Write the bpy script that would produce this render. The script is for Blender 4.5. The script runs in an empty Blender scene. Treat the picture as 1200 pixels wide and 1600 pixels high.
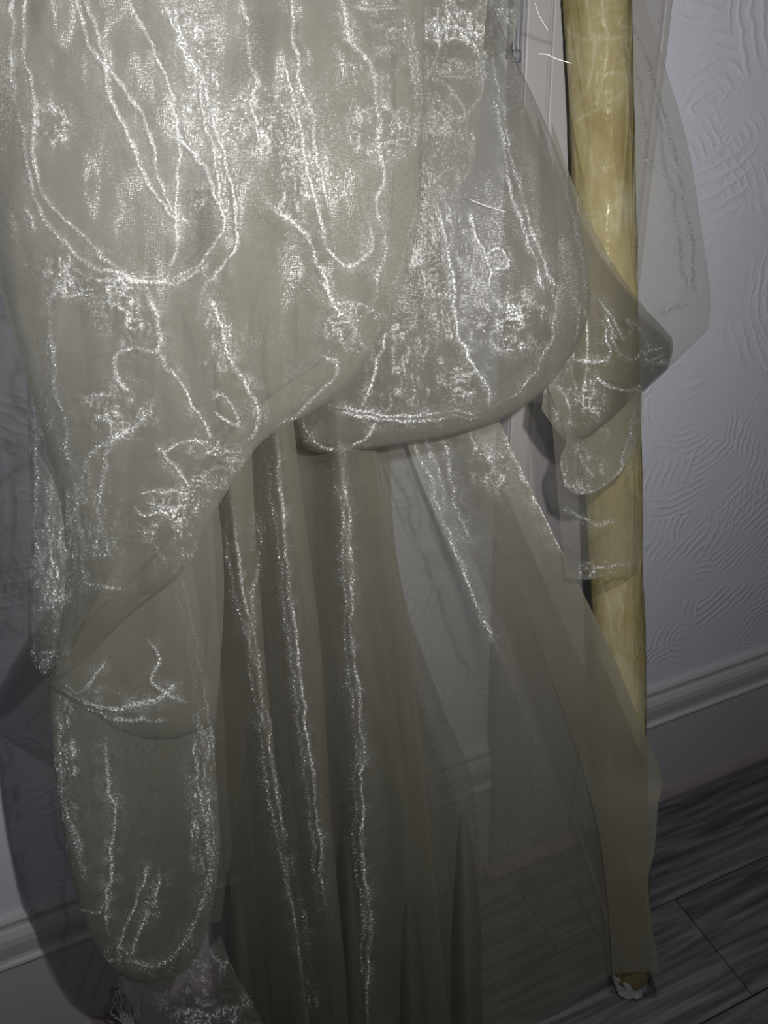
import bpy, bmesh, math, random
import numpy as np
from mathutils import Matrix, Vector

SC = bpy.context.scene
COL = SC.collection
random.seed(7)
RNG = np.random.default_rng(11)

# ------------------------------------------------------------------ camera
# World: x runs along the wall, y=0 is the wall face (negative = into the room), z is up.
CAM = np.array([0.0, -0.886, 1.40])
FPX = 1155.0
PITCH, YAW, ROLL = (math.radians(a) for a in (28.8, 20.4, 3.0))
_f = np.array([math.sin(YAW) * math.cos(PITCH), math.cos(YAW) * math.cos(PITCH), -math.sin(PITCH)])
_r = np.array([math.cos(YAW), -math.sin(YAW), 0.0])
_d = -np.cross(_r, _f)
RT = math.cos(ROLL) * _r + math.sin(ROLL) * _d
DN = -math.sin(ROLL) * _r + math.cos(ROLL) * _d
FW = _f
cam_data = bpy.data.cameras.new('camera')
cam_data.sensor_fit = 'VERTICAL'
cam_data.sensor_height = 36.0
cam_data.lens = FPX / 1600.0 * 36.0
cam_data.clip_start = 0.01
cam = bpy.data.objects.new('camera', cam_data)
COL.objects.link(cam)
m = Matrix(((RT[0], -DN[0], -FW[0], CAM[0]), (RT[1], -DN[1], -FW[1], CAM[1]),
            (RT[2], -DN[2], -FW[2], CAM[2]), (0, 0, 0, 1)))
cam.matrix_world = m
SC.camera = cam

# ------------------------------------------------------------------ light
world = bpy.data.worlds.new('world')
SC.world = world
world.use_nodes = True
world.node_tree.nodes['Background'].inputs[0].default_value = (0.55, 0.6, 0.7, 1)
world.node_tree.nodes['Background'].inputs[1].default_value = 0.058
# the photographer's hand torch, held just ahead of and to the right of the lens
fl = bpy.data.lights.new('hand_torch', 'POINT')
fl.energy = 16.8
fl.color = (1.0, 0.985, 0.97)
fl.shadow_soft_size = 0.006
flash = bpy.data.objects.new('hand_torch', fl)
flash.location = Vector((0.19, -0.70, 1.36))
COL.objects.link(flash)
vs = SC.view_settings
vs.view_transform = 'Standard'
vs.look = 'None'
vs.exposure = 0.0
vs.gamma = 1.0
vs.use_curve_mapping = False
SC.cycles.transparent_max_bounces = 24
SC.cycles.max_bounces = 6
SC.cycles.diffuse_bounces = 3
SC.cycles.transmission_bounces = 8
SC.cycles.caustics_reflective = False
SC.cycles.caustics_refractive = False
SC.cycles.sample_clamp_indirect = 3.0


# ------------------------------------------------------------------ helpers
def at(px, py, y):
    """Point of the room on the plane y=const that the photograph shows at pixel (px, py)."""
    px, py, y = np.broadcast_arrays(np.asarray(px, float), np.asarray(py, float), np.asarray(y, float))
    d = (px[..., None] - 600) * RT + (py[..., None] - 800) * DN + FPX * FW
    t = (y - CAM[1]) / d[..., 1]
    return CAM + d * t[..., None]


def link(name, me, mat, parent=None):
    o = bpy.data.objects.new(name, me)
    COL.objects.link(o)
    if mat:
        me.materials.append(mat)
    if parent:
        o.parent = parent
    return o


def tag(o, label, cat, group=None):
    o['label'] = label
    o['category'] = cat
    if group:
        o['group'] = group
    return o


def struct(o, label=None, cat=None):
    o['kind'] = 'structure'
    if label:
        o['label'] = label
        o['category'] = cat
    return o


def mesh_from(verts, faces, smooth=True, uv=None, name='mesh'):
    me = bpy.data.meshes.new(name)
    V = np.asarray(verts, np.float32).reshape(-1, 3)
    F = np.asarray(faces, np.int32)
    me.vertices.add(len(V))
    me.vertices.foreach_set('co', V.ravel())
    me.loops.add(F.size)
    me.loops.foreach_set('vertex_index', F.ravel())
    me.polygons.add(len(F))
    me.polygons.foreach_set('loop_start', np.arange(0, F.size, F.shape[1], dtype=np.int32))
    me.polygons.foreach_set('loop_total', np.full(len(F), F.shape[1], np.int32))
    me.polygons.foreach_set('use_smooth', np.full(len(F), smooth, bool))
    if uv is not None:
        L = me.uv_layers.new(name='thread')
        L.data.foreach_set('uv', np.asarray(uv, np.float32)[F.ravel()].ravel())
    me.update(calc_edges=True)
    me.validate()
    return me


def grid_faces(nv, nu, off=0):
    i = np.arange(nv - 1)[:, None] * nu + np.arange(nu - 1)[None, :]
    return (np.stack([i, i + nu, i + nu + 1, i + 1], -1).reshape(-1, 4) + off)


def spline(pts, n, even=True):
    """Catmull-Rom through pts (k, dim), resampled to n samples by arc length."""
    P = np.asarray(pts, float)
    if len(P) == 2:
        t = np.linspace(0, 1, n)[:, None]
        return P[0] * (1 - t) + P[1] * t
    E = np.vstack([2 * P[0] - P[1], P, 2 * P[-1] - P[-2]])
    out = []
    for i in range(1, len(E) - 2):
        t = np.linspace(0, 1, 24, endpoint=False)[:, None]
        a, b, c, d = E[i - 1], E[i], E[i + 1], E[i + 2]
        out.append(0.5 * (2 * b + (c - a) * t + (2 * a - 5 * b + 4 * c - d) * t * t + (3 * b - a - 3 * c + d) * t ** 3))
    out.append(P[-1:])
    Q = np.vstack(out)
    if even:
        s = np.r_[0, np.cumsum(np.linalg.norm(np.diff(Q[:, :2], axis=0), axis=1))]
    else:
        s = np.arange(len(Q), dtype=float)
    w = np.linspace(0, s[-1], n)
    return np.stack([np.interp(w, s, Q[:, k]) for k in range(Q.shape[1])], 1)


def coons(top, right, bottom, left, nu, nv):
    T, B = spline(top, nu), spline(bottom, nu)
    Lf, Rg = spline(left, nv), spline(right, nv)
    u = np.linspace(0, 1, nu)[None, :, None]
    v = np.linspace(0, 1, nv)[:, None, None]
    c00, c10, c01, c11 = T[0], T[-1], B[0], B[-1]
    return ((1 - v) * T[None] + v * B[None] + (1 - u) * Lf[:, None] + u * Rg[:, None]
            - ((1 - u) * (1 - v) * c00 + u * (1 - v) * c10 + (1 - u) * v * c01 + u * v * c11))


def vnoise(x, y, seed=0):
    """Smooth value noise in [-1, 1]."""
    g = np.random.default_rng(seed).uniform(-1, 1, (256, 256))
    xi, yi = np.floor(x).astype(int), np.floor(y).astype(int)
    fx, fy = x - xi, y - yi
    fx, fy = fx * fx * fx * (fx * (fx * 6 - 15) + 10), fy * fy * fy * (fy * (fy * 6 - 15) + 10)
    a, b = g[yi % 256, xi % 256], g[yi % 256, (xi + 1) % 256]
    c, d = g[(yi + 1) % 256, xi % 256], g[(yi + 1) % 256, (xi + 1) % 256]
    return (a * (1 - fx) + b * fx) * (1 - fy) + (c * (1 - fx) + d * fx) * fy


def fbm(x, y, seed=0, o=3):
    s, a = 0, 1.0
    for k in range(o):
        s = s + a * vnoise(x * 2 ** k + 17.3 * k, y * 2 ** k - 9.1 * k, seed + k)
        a *= 0.5
    return s


def pdist(X, Y, line, n=None):
    """Distance of points to a polyline and the position (0..1) along it."""
    Q = spline(line, n or max(8, 6 * len(line)))[:, :2] if len(line) > 2 else np.asarray(line, float)[:, :2]
    best = np.full(X.shape, 1e9)
    pos = np.zeros(X.shape)
    k = len(Q) - 1
    for i in range(k):
        ax, ay = Q[i]
        bx, by = Q[i + 1]
        dx, dy = bx - ax, by - ay
        l2 = dx * dx + dy * dy + 1e-9
        t = np.clip(((X - ax) * dx + (Y - ay) * dy) / l2, 0, 1)
        d = (X - ax - t * dx) ** 2 + (Y - ay - t * dy) ** 2
        m_ = d < best
        best = np.where(m_, d, best)
        pos = np.where(m_, (i + t) / k, pos)
    return np.sqrt(best), pos


def crease(X, Y, creases, zones, seed, amp_all=1.0):
    """Ridges and crumpled zones in metres towards the room, plus their painted highlight mask."""
    wx = X + 3.0 * vnoise(X / 17, Y / 17, seed) + 5.0 * vnoise(X / 47, Y / 47, seed + 3)
    wy = Y + 3.0 * vnoise(X / 17, Y / 17, seed + 1) + 5.0 * vnoise(X / 47, Y / 47, seed + 4)
    mod = 0.75 + 0.45 * vnoise(X / 24, Y / 24, seed + 5)
    D = np.zeros(X.shape)
    S = np.zeros(X.shape)
    for c in creases:
        line, amp, w, gap = c[0], c[1], c[2], c[3]
        A = np.asarray(line, float)
        lo, hi = A[:, :2].min(0) - 40, A[:, :2].max(0) + 40
        m_ = (X > lo[0]) & (X < hi[0]) & (Y > lo[1]) & (Y < hi[1])
        if not m_.any():
            continue
        d, t = pdist(wx[m_], wy[m_], line)
        e = np.clip(np.minimum(t, 1 - t) / 0.08, 0.25, 1)
        if gap:
            d = np.abs(d - gap)
        D[m_] = np.maximum(D[m_], amp * 1e-3 * np.exp(-(d / w) ** 2) * e * mod[m_])
        ws = 0.75 * w
        halo = 0.30 * np.exp(-(d / (4.0 * w)) ** 2) * np.clip(0.4 + vnoise(X[m_] / 14, Y[m_] / 14, seed + 9), 0, 1)
        S[m_] = np.maximum(S[m_], np.minimum(1, amp / 1.7) * np.maximum(np.exp(-(d / ws) ** 2), halo) * e * np.clip(mod[m_] * 1.15, 0.25, 1))
    for (cx, cy, rx, ry, amp, sc, sx) in zones:
        m_ = np.exp(-(((X - cx) / rx) ** 2 + ((Y - cy) / ry) ** 2) ** 1.5)
        n = 1 - np.abs(fbm(wx / sc / sx, wy / sc, seed + 20, 2)) * 1.6
        n2 = 1 - np.abs(fbm(wx / sc * 2.1, wy / sc * 2.1 / sx, seed + 40, 2)) * 1.6
        D += amp * 1e-3 * m_ * (n + 0.5 * n2)
        patch = np.clip(0.62 + 1.5 * fbm(X / 26, Y / 26, seed + 50, 2), 0, 1)
        dv = np.clip(2.2 * (vnoise(wx / 4.2, Y / 17, seed + 51) - 0.08), 0, 1)
        dh = np.clip(2.2 * (vnoise(X / 17, wy / 4.2, seed + 52) - 0.12), 0, 1) if sx >= 0.9 else 0
        rid = np.clip(1.6 * np.maximum(n, n2) - 0.75, 0, 1)
        S = np.maximum(S, np.clip(m_ * 1.6, 0, 1) * np.clip(np.maximum(dv, dh) * 0.75 + 0.6 * rid - 0.1, 0, 1) * patch * min(1, 0.25 + amp / 3.2))
    return D * amp_all * 0.4, S


def put_shine(me, H):
    """Stores the painted highlight mask from crease (0..1)."""
    at_ = me.attributes.new('crease', 'FLOAT', 'POINT')
    at_.data.foreach_set('value', np.asarray(H, np.float32))


def proj(W):
    """Where the photograph shows room points W."""
    d = np.asarray(W) - CAM
    z = d @ FW
    return 600 + FPX * (d @ RT) / z, 800 + FPX * (d @ DN) / z


def cloth(name, G, mat, parent, creases=(), zones=(), seed=1, closed=(), bulge=0.0, width=100, back=0.0,
          wr=(2.5, 0.5), drop=False, hem=()):
    """A length of organza from a grid of (pixel x, pixel y, depth y).  closed: folded edges,
    round which the cloth bends back into a rear layer."""
    G = G.copy()
    X, Y, Z = G[..., 0], G[..., 1], G[..., 2]
    prof = np.ones(X.shape)
    if closed:
        d = np.min([pdist(X, Y, c)[0] for c in closed], axis=0)
        e = np.clip(d / width, 0, 1)
        prof = np.sqrt(np.clip(1 - (1 - e) ** 2, 0, 1))
    near = np.clip(prof * 3, 0, 1)
    base = Z.copy()
    disp, shine = crease(X, Y, creases, zones, seed)
    disp = disp + 1e-3 * wr[0] * fbm(X / 90, Y / 190, seed + 60, 2) * near + 1e-3 * wr[1] * fbm(X / 26, Y / 60, seed + 70, 2)
    Zf = base - bulge * prof - disp
    W = at(X, Y, Zf)
    nv, nu = X.shape
    uv = np.stack([X / 1000, Y / 1000], -1)
    if drop is not False:
        shine = np.concatenate([shine, np.repeat(shine[-1:], 16, 0)], 0)
        last = W[-1].copy()
        k = 16
        rows, ruv = [], []
        for i in range(1, k + 1):
            t = i / k
            q = last.copy()
            dm = 1.0 if drop is True else drop
            q[:, 2] = last[:, 2] + (0.004 - last[:, 2]) * t * dm
            q[:, 1] = last[:, 1] - 0.012 * t * t * dm
            rows.append(q)
            ruv.append(uv[-1] + np.array([0, 0.2 * t]))
        W = np.concatenate([W, np.array(rows)], 0)
        uv = np.concatenate([uv, np.array(ruv)], 0)
        nv += k
    W[..., 2] = np.maximum(W[..., 2], 0.004)
    V, F, U, H = [W.reshape(-1, 3)], [grid_faces(nv, nu)], [uv.reshape(-1, 2)], [shine.ravel()]
    off = nv * nu
    if back:
        st = 4
        iv = np.unique(np.r_[np.arange(0, X.shape[0], st), X.shape[0] - 1])
        iu = np.unique(np.r_[np.arange(0, nu, st), nu - 1])
        Xb, Yb, pb = X[np.ix_(iv, iu)], Y[np.ix_(iv, iu)], prof[np.ix_(iv, iu)]
        Zb = base[np.ix_(iv, iu)] + back * pb - 2.5e-3 * fbm(Xb / 70, Yb / 150, seed + 90, 2) * np.clip(pb * 3, 0, 1) \
            - 1e-3 * (wr[1] * fbm(Xb / 26, Yb / 60, seed + 70, 2)) * (1 - np.clip(pb * 3, 0, 1))
        Wb = at(Xb, Yb, Zb)
        Wb[..., 2] = np.maximum(Wb[..., 2], 0.004)
        V.append(Wb.reshape(-1, 3))
        F.append(grid_faces(len(iv), len(iu), off))
        U.append(np.stack([Xb / 1000 + 3.1, Yb / 1000 + 1.7], -1).reshape(-1, 2))
        H.append(np.zeros(Xb.size))
    me = mesh_from(np.vstack(V), np.vstack(F), True, np.vstack(U), name)
    put_shine(me, np.concatenate(H))
    return link(name, me, mat, parent)


def box_bm(bm, x0, x1, y0, y1, z0, z1, bev=0.0):
    r = bmesh.ops.create_cube(bm, size=1.0)
    for v in r['verts']:
        v.co = Vector((x0 + (v.co.x + .5) * (x1 - x0), y0 + (v.co.y + .5) * (y1 - y0), z0 + (v.co.z + .5) * (z1 - z0)))
    if bev:
        es = list({e for v in r['verts'] for e in v.link_edges})
        bmesh.ops.bevel(bm, geom=es, offset=bev, segments=2, affect='EDGES', profile=0.5)


def extrude_profile(prof, x0, x1):
    """Closed profile of (y, z) drawn along x."""
    bm = bmesh.new()
    a = [bm.verts.new((x0, y, z)) for y, z in prof]
    b = [bm.verts.new((x1, y, z)) for y, z in prof]
    n = len(prof)
    for i in range(n):
        bm.faces.new((a[i], a[(i + 1) % n], b[(i + 1) % n], b[i]))
    bm.faces.new(a[::-1])
    bm.faces.new(b)
    bmesh.ops.recalc_face_normals(bm, faces=bm.faces)
    return bm


def bm_obj(name, bm, mat, parent=None, smooth=False):
    me = bpy.data.meshes.new(name)
    bm.to_mesh(me)
    bm.free()
    if smooth:
        me.polygons.foreach_set('use_smooth', np.ones(len(me.polygons), bool))
    return link(name, me, mat, parent)


# ------------------------------------------------------------------ materials
class NT:
    def __init__(self, name):
        self.m = bpy.data.materials.new(name)
        self.m.use_nodes = True
        self.t = self.m.node_tree
        self.t.nodes.clear()
        self.out = self.t.nodes.new('ShaderNodeOutputMaterial')

    def n(self, kind, props=None, **ins):
        nd = self.t.nodes.new('ShaderNode' + kind)
        for k, v in (props or {}).items():
            setattr(nd, k, v)
        for k, v in ins.items():
            key = int(k[1:]) if k[0] == 'i' and k[1:].isdigit() else k.replace('_', ' ')
            self.set(nd.inputs[key], v)
        return nd

    def set(self, sock, v):
        if hasattr(v, 'is_output') or isinstance(v, bpy.types.NodeSocket):
            self.t.links.new(v, sock)
        elif isinstance(v, bpy.types.Node):
            self.t.links.new(v.outputs[0], sock)
        else:
            sock.default_value = v

    def math(self, op, a, b=0.0, c=0.0, clamp=False):
        nd = self.n('Math', {'operation': op, 'use_clamp': clamp}, i0=a, i1=b)
        if op in ('MULTIPLY_ADD', 'COMPARE', 'SMOOTH_MIN'):
            self.set(nd.inputs[2], c)
        return nd.outputs[0]

    def ramp(self, fac, stops):
        nd = self.n('ValToRGB', i0=fac)
        el = nd.color_ramp.elements
        while len(el) < len(stops):
            el.new(0.5)
        for e, (p, c) in zip(el, stops):
            e.position = p
            e.color = c if len(c) == 4 else (*c, 1)
        return nd

    def mixc(self, fac, a, b):
        nd = self.n('Mix', {'data_type': 'RGBA'})
        self.set(nd.inputs[0], fac)
        self.set(nd.inputs[6], a)
        self.set(nd.inputs[7], b)
        return nd.outputs[2]

    def done(self, shader):
        self.t.links.new(shader.outputs[0], self.out.inputs[0])
        return self.m


def mat_organza(name, yarn, alpha, gloss=0.07, sparkle=1.0, trans=0.55, tint=(1, 1, 1), shine=1.0, lobes='ggx'):
    k = NT(name)
    uv = k.n('UVMap', {'uv_map': 'thread'}).outputs[0]
    tan = k.n('Tangent', {'direction_type': 'UV_MAP', 'uv_map': 'thread'}).outputs[0]
    # thread grain: short dashes along both thread directions
    ma = k.n('Mapping', Vector=uv, Scale=(420, 130, 1)).outputs[0]
    mb = k.n('Mapping', Vector=uv, Scale=(130, 420, 1)).outputs[0]
    na = k.n('TexNoise', {'noise_dimensions': '2D'}, Vector=ma, Scale=1.0, Detail=1.0).outputs[0]
    nb = k.n('TexNoise', {'noise_dimensions': '2D'}, Vector=mb, Scale=1.0, Detail=1.0).outputs[0]
    hue = k.n('TexNoise', {'noise_dimensions': '2D'}, Vector=uv, Scale=330.0, Detail=0.0)
    irid = k.mixc(0.32, (0.95, 0.95, 0.92, 1), hue.outputs[1])
    pa = k.ramp(na, [(0.40, (0.06,) * 3), (0.68, (1.0,) * 3)]).outputs[0]
    pb = k.ramp(nb, [(0.40, (0.06,) * 3), (0.68, (1.0,) * 3)]).outputs[0]
    ca = k.n('Mix', {'data_type': 'RGBA', 'blend_type': 'MULTIPLY'})
    k.set(ca.inputs[0], 1.0); k.set(ca.inputs[6], irid); k.set(ca.inputs[7], pa)
    cb = k.n('Mix', {'data_type': 'RGBA', 'blend_type': 'MULTIPLY'})
    k.set(cb.inputs[0], 1.0); k.set(cb.inputs[6], irid); k.set(cb.inputs[7], pb)
    grain = k.math('ADD', na, nb)
    bump = k.n('Bump', Strength=0.16, Distance=0.0012, Height=grain).outputs[0]
    nrm = k.n('NewGeometry').outputs['Normal']
    bit = k.n('VectorMath', {'operation': 'CROSS_PRODUCT'}, i0=nrm, i1=tan).outputs[0]
    jit = k.n('VectorMath', {'operation': 'SUBTRACT'}, i0=hue.outputs[1], i1=(0.5, 0.5, 0.5)).outputs[0]

    def fibre(t, amount, ru, rv, col):
        v = k.n('VectorMath', {'operation': 'MULTIPLY_ADD'}, i0=jit, i1=(amount,) * 3, i2=t).outputs[0]
        v = k.n('VectorMath', {'operation': 'NORMALIZE'}, i0=v).outputs[0]
        return k.n('BsdfHair', {'component': 'Reflection'}, Color=col, Offset=0.0, RoughnessU=ru, RoughnessV=rv, Tangent=v)

    if lobes == 'fibre':
        ga = fibre(tan, 0.25, 0.07, 1.0, ca.outputs[2])
        gb = fibre(bit, 0.25, 0.07, 1.0, cb.outputs[2])
    else:
        ga = k.n('BsdfAnisotropic', {'distribution': 'GGX'}, Color=ca.outputs[2], Roughness=0.25, Anisotropy=0.5, Normal=bump, Tangent=tan)
        gb = k.n('BsdfAnisotropic', {'distribution': 'GGX'}, Color=cb.outputs[2], Roughness=0.25, Anisotropy=0.5, Rotation=0.25, Normal=bump, Tangent=tan)
    gm = k.n('MixShader', Fac=0.5, i1=ga.outputs[0], i2=gb.outputs[0])
    cs = k.n('Attribute', {'attribute_name': 'crease'}).outputs['Fac']
    g2 = k.n('TexNoise', {'noise_dimensions': '2D'}, Vector=uv, Scale=260.0, Detail=1.0).outputs[0]
    spk = k.ramp(g2, [(0.36, (0.12,) * 3), (0.58, (1.0,) * 3)]).outputs[0]
    cc = k.n('Mix', {'data_type': 'RGBA', 'blend_type': 'MULTIPLY'})
    k.set(cc.inputs[0], 1.0); k.set(cc.inputs[6], irid); k.set(cc.inputs[7], spk)
    # painted fold highlights: near-white diffuse, glossy facets tipped upward to brighten, fibre sheen
    fn = k.n('VectorMath', {'operation': 'MULTIPLY_ADD'}, i0=jit, i1=(4.5,) * 3, i2=nrm).outputs[0]
    fn = k.n('VectorMath', {'operation': 'ADD'}, i0=fn, i1=(0.0, 0.0, 0.5)).outputs[0]
    fn = k.n('VectorMath', {'operation': 'NORMALIZE'}, i0=fn).outputs[0]
    bead = k.n('BsdfAnisotropic', {'distribution': 'GGX'}, Color=(0.97, 0.97, 0.95, 1), Roughness=0.42, Anisotropy=0.0, Normal=fn)
    f1 = fibre(tan, 0.6, 0.10, 1.0, (0.97, 0.97, 0.95, 1))
    gc = k.n('MixShader', Fac=0.45, i1=bead.outputs[0], i2=f1.outputs[0])
    cd = k.n('BsdfDiffuse', Color=(0.95, 0.95, 0.93, 1))
    gc = k.n('MixShader', Fac=0.75, i1=cd.outputs[0], i2=gc.outputs[0])
    cloud = k.n('TexNoise', {'noise_dimensions': '2D'}, Vector=uv, Scale=14.0, Detail=3.0).outputs[0]
    col = k.mixc(cloud, (*[c * 0.92 for c in yarn], 1), (*[min(1, c * 1.08) for c in yarn], 1))
    df = k.n('BsdfDiffuse', Color=col, Roughness=0.3)
    tr = k.n('BsdfTranslucent', Color=col)
    dm = k.n('MixShader', Fac=trans, i1=df.outputs[0], i2=tr.outputs[0])
    th = k.n('MixShader', Fac=gloss * sparkle, i1=dm.outputs[0], i2=gm.outputs[0])
    beadm = k.ramp(g2, [(0.38, (0.22,) * 3), (0.54, (1.0,) * 3)]).outputs[0]
    cw = k.math('MULTIPLY', k.math('MULTIPLY', cs, 1.5, clamp=True), k.math('MULTIPLY', beadm, shine), clamp=True)
    th = k.n('MixShader', Fac=cw, i1=th.outputs[0], i2=gc.outputs[0])
    ms = k.n('Mapping', Vector=uv, Scale=(90, 5, 1)).outputs[0]
    streak = k.n('TexNoise', {'noise_dimensions': '2D'}, Vector=ms, Scale=1.0, Detail=2.0).outputs[0]
    al = k.math('MULTIPLY_ADD', k.math('SUBTRACT', streak, 0.5), 0.05, alpha, clamp=True)
    al = k.math('MULTIPLY_ADD', cw, 0.32, al, clamp=True)
    tp = k.n('BsdfTransparent', Color=(*tint, 1))
    fin = k.n('MixShader', Fac=al, i1=tp.outputs[0], i2=th.outputs[0])
    return k.done(fin)


def mat_plain(name, col, rough=0.5, spec=0.4, metal=0.0, noise=0.06, scale=30.0, bump=0.0):
    k = NT(name)
    tc = k.n('TexCoord').outputs[3]
    nz = k.n('TexNoise', Vector=tc, Scale=scale, Detail=4.0).outputs[0]
    c = k.mixc(nz, (*[v * (1 - noise) for v in col], 1), (*[min(1, v * (1 + noise)) for v in col], 1))
    b = k.n('BsdfPrincipled', Base_Color=c, Roughness=rough, Metallic=metal)
    b.inputs['Specular IOR Level'].default_value = spec
    if bump:
        bn = k.n('Bump', Strength=bump, Distance=0.002, Height=nz)
        k.set(b.inputs['Normal'], bn.outputs[0])
    return k.done(b)


def mat_plaster():
    """White paint on combed plaster: overlapping fans of trowel strokes."""
    k = NT('combed_plaster')
    pos = k.n('NewGeometry').outputs[0]
    sep = k.n('SeparateXYZ', Vector=pos)
    p2 = k.n('CombineXYZ', X=sep.outputs[0], Y=sep.outputs[2], Z=0.0).outputs[0]
    wob = k.n('TexNoise', {'noise_dimensions': '2D'}, Vector=p2, Scale=9.0, Detail=2.0).outputs[1]
    wv = k.n('VectorMath', {'operation': 'MULTIPLY_ADD'}, i0=wob, i1=(0.02, 0.02, 0.0), i2=p2).outputs[0]
    wob2 = k.n('TexNoise', {'noise_dimensions': '2D'}, Vector=p2, Scale=38.0, Detail=2.0).outputs[1]
    wv = k.n('VectorMath', {'operation': 'MULTIPLY_ADD'}, i0=wob2, i1=(0.010, 0.010, 0.0), i2=wv).outputs[0]

    def fans(scale, freq, off):
        q = k.n('VectorMath', {'operation': 'ADD'}, i0=wv, i1=(off, off * 1.7, 0)).outputs[0]
        v = k.n('TexVoronoi', {'voronoi_dimensions': '2D', 'feature': 'F1'}, Vector=q, Scale=scale, Randomness=1.0)
        cen = v.outputs['Position']
        rnd = k.n('SeparateColor', Color=v.outputs['Color'])
        ang = k.math('MULTIPLY', rnd.outputs[0], 6.283)
        ox = k.math('MULTIPLY', k.math('COSINE', ang), 0.75 / scale)
        oy = k.math('MULTIPLY', k.math('SINE', ang), 0.75 / scale)
        o = k.n('CombineXYZ', X=ox, Y=oy, Z=0.0).outputs[0]
        rel = k.n('VectorMath', {'operation': 'SUBTRACT'}, i0=q, i1=cen).outputs[0]
        rel = k.n('VectorMath', {'operation': 'SUBTRACT'}, i0=rel, i1=o).outputs[0]
        ln = k.n('VectorMath', {'operation': 'LENGTH'}, i0=rel).outputs['Value']
        s = k.math('SINE', k.math('MULTIPLY', ln, freq))
        s = k.math('POWER', k.math('MULTIPLY_ADD', s, 0.5, 0.5), 2.6)
        # stroke dies out across the fan
        msk = k.n('TexNoise', {'noise_dimensions': '2D'}, Vector=q, Scale=scale * 1.5, Detail=2.0).outputs[0]
        msk = k.ramp(msk, [(0.50, (0, 0, 0)), (0.62, (1, 1, 1))]).outputs[0]
        return k.math('MULTIPLY', s, msk)

    h1 = fans(4.2, 360.0, 0.0)
    h2 = fans(5.6, 470.0, 3.3)
    fine = k.n('TexNoise', {'noise_dimensions': '2D'}, Vector=p2, Scale=150.0, Detail=4.0).outputs[0]
    mid = k.n('TexNoise', {'noise_dimensions': '2D'}, Vector=p2, Scale=28.0, Detail=3.0).outputs[0]
    h = k.math('MAXIMUM', h1, k.math('MULTIPLY', h2, 0.8))
    h = k.math('MULTIPLY_ADD', fine, 0.14, h)
    h = k.math('MULTIPLY_ADD', mid, 0.5, h)
    bp = k.n('Bump', Strength=0.34, Distance=0.0026, Height=h).outputs[0]
    tone = k.n('TexNoise', {'noise_dimensions': '2D'}, Vector=p2, Scale=6.0, Detail=3.0).outputs[0]
    c = k.mixc(tone, (0.66, 0.665, 0.74, 1), (0.72, 0.72, 0.785, 1))
    b = k.n('BsdfPrincipled', Base_Color=c, Roughness=0.62, Normal=bp)
    b.inputs['Specular IOR Level'].default_value = 0.25
    return k.done(b)


def mat_wood():
    k = NT('dark_grey_laminate')
    tc = k.n('NewGeometry').outputs[0]
    rnd = k.n('ObjectInfo').outputs['Random']
    off = k.n('CombineXYZ', X=k.math('MULTIPLY', rnd, 7.0), Y=k.math('MULTIPLY', rnd, 3.0), Z=0.0).outputs[0]
    q = k.n('VectorMath', {'operation': 'ADD'}, i0=tc, i1=off).outputs[0]
    mp = k.n('Mapping', Vector=q, Scale=(1.5, 26, 1)).outputs[0]
    n1 = k.n('TexNoise', {'noise_dimensions': '2D'}, Vector=mp, Scale=1.6, Detail=5.0, Distortion=1.4).outputs[0]
    mw = k.n('Mapping', Vector=q, Scale=(2.0, 11, 1)).outputs[0]
    wv = k.n('TexWave', {'wave_type': 'BANDS', 'bands_direction': 'Y'}, Vector=mw, Scale=1.1, Distortion=9.0, Detail=3.0, Detail_Scale=1.2).outputs[1]
    g = k.math('MULTIPLY_ADD', wv, 0.16, k.math('MULTIPLY', n1, 0.85))
    c = k.ramp(g, [(0.25, (0.05, 0.047, 0.05)), (0.5, (0.11, 0.106, 0.113)), (0.8, (0.20, 0.195, 0.205))]).outputs[0]
    bp = k.n('Bump', Strength=0.3, Distance=0.001, Height=g).outputs[0]
    b = k.n('BsdfPrincipled', Base_Color=c, Roughness=0.55, Normal=bp)
    b.inputs['Specular IOR Level'].default_value = 0.3
    return k.done(b)


M_PLASTER = mat_plaster()
M_WOOD = mat_wood()
M_SKIRT = mat_plain('satin_white_paint', (0.50, 0.505, 0.525), 0.42, 0.35, noise=0.03, scale=12)
M_CASING = mat_plain('glossy_white_paint', (0.42, 0.405, 0.405), 0.35, 0.4, noise=0.07, scale=7)
M_SCOTIA = mat_plain('mauve_grey_strip', (0.30, 0.25, 0.28), 0.5, 0.3, noise=0.1, scale=20)
M_SUB = mat_plain('dark_joint', (0.02, 0.02, 0.02), 0.9, 0.1)
M_ORG = mat_organza('cream_organza', (0.465, 0.455, 0.39), 0.42)
M_ORG_SHEER = mat_organza('sheer_cream_organza', (0.42, 0.405, 0.325), 0.43, gloss=0.06, lobes='fibre')
M_ORG_MID = mat_organza('dimmed_cream_organza', (0.35, 0.34, 0.295), 0.42, gloss=0.04)  # yarn colour dimmed to offset the torch's nearness to the middle swag
M_ORG_FOLD = mat_organza('folded_cream_organza', (0.40, 0.385, 0.305), 0.5, gloss=0.06, lobes='fibre')
M_ORG_POUCH = mat_organza('pouch_cream_organza', (0.40, 0.39, 0.325), 0.60, gloss=0.06, lobes='fibre')
M_ORG_VEIL = mat_organza('veil_cream_organza', (0.46, 0.44, 0.36), 0.25)
M_ORG_DENSE_DARK = mat_organza('dense_darkened_organza', (0.30, 0.285, 0.225), 0.66)  # yarn darkened to paint shade into the rear layer
M_ORG_THIN = mat_organza('thin_cream_organza', (0.85, 0.83, 0.74), 0.20, trans=0.35)
M_ORG_RUCHE = mat_organza('crumpled_organza', (0.46, 0.445, 0.38), 0.5, gloss=0.10)
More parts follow.
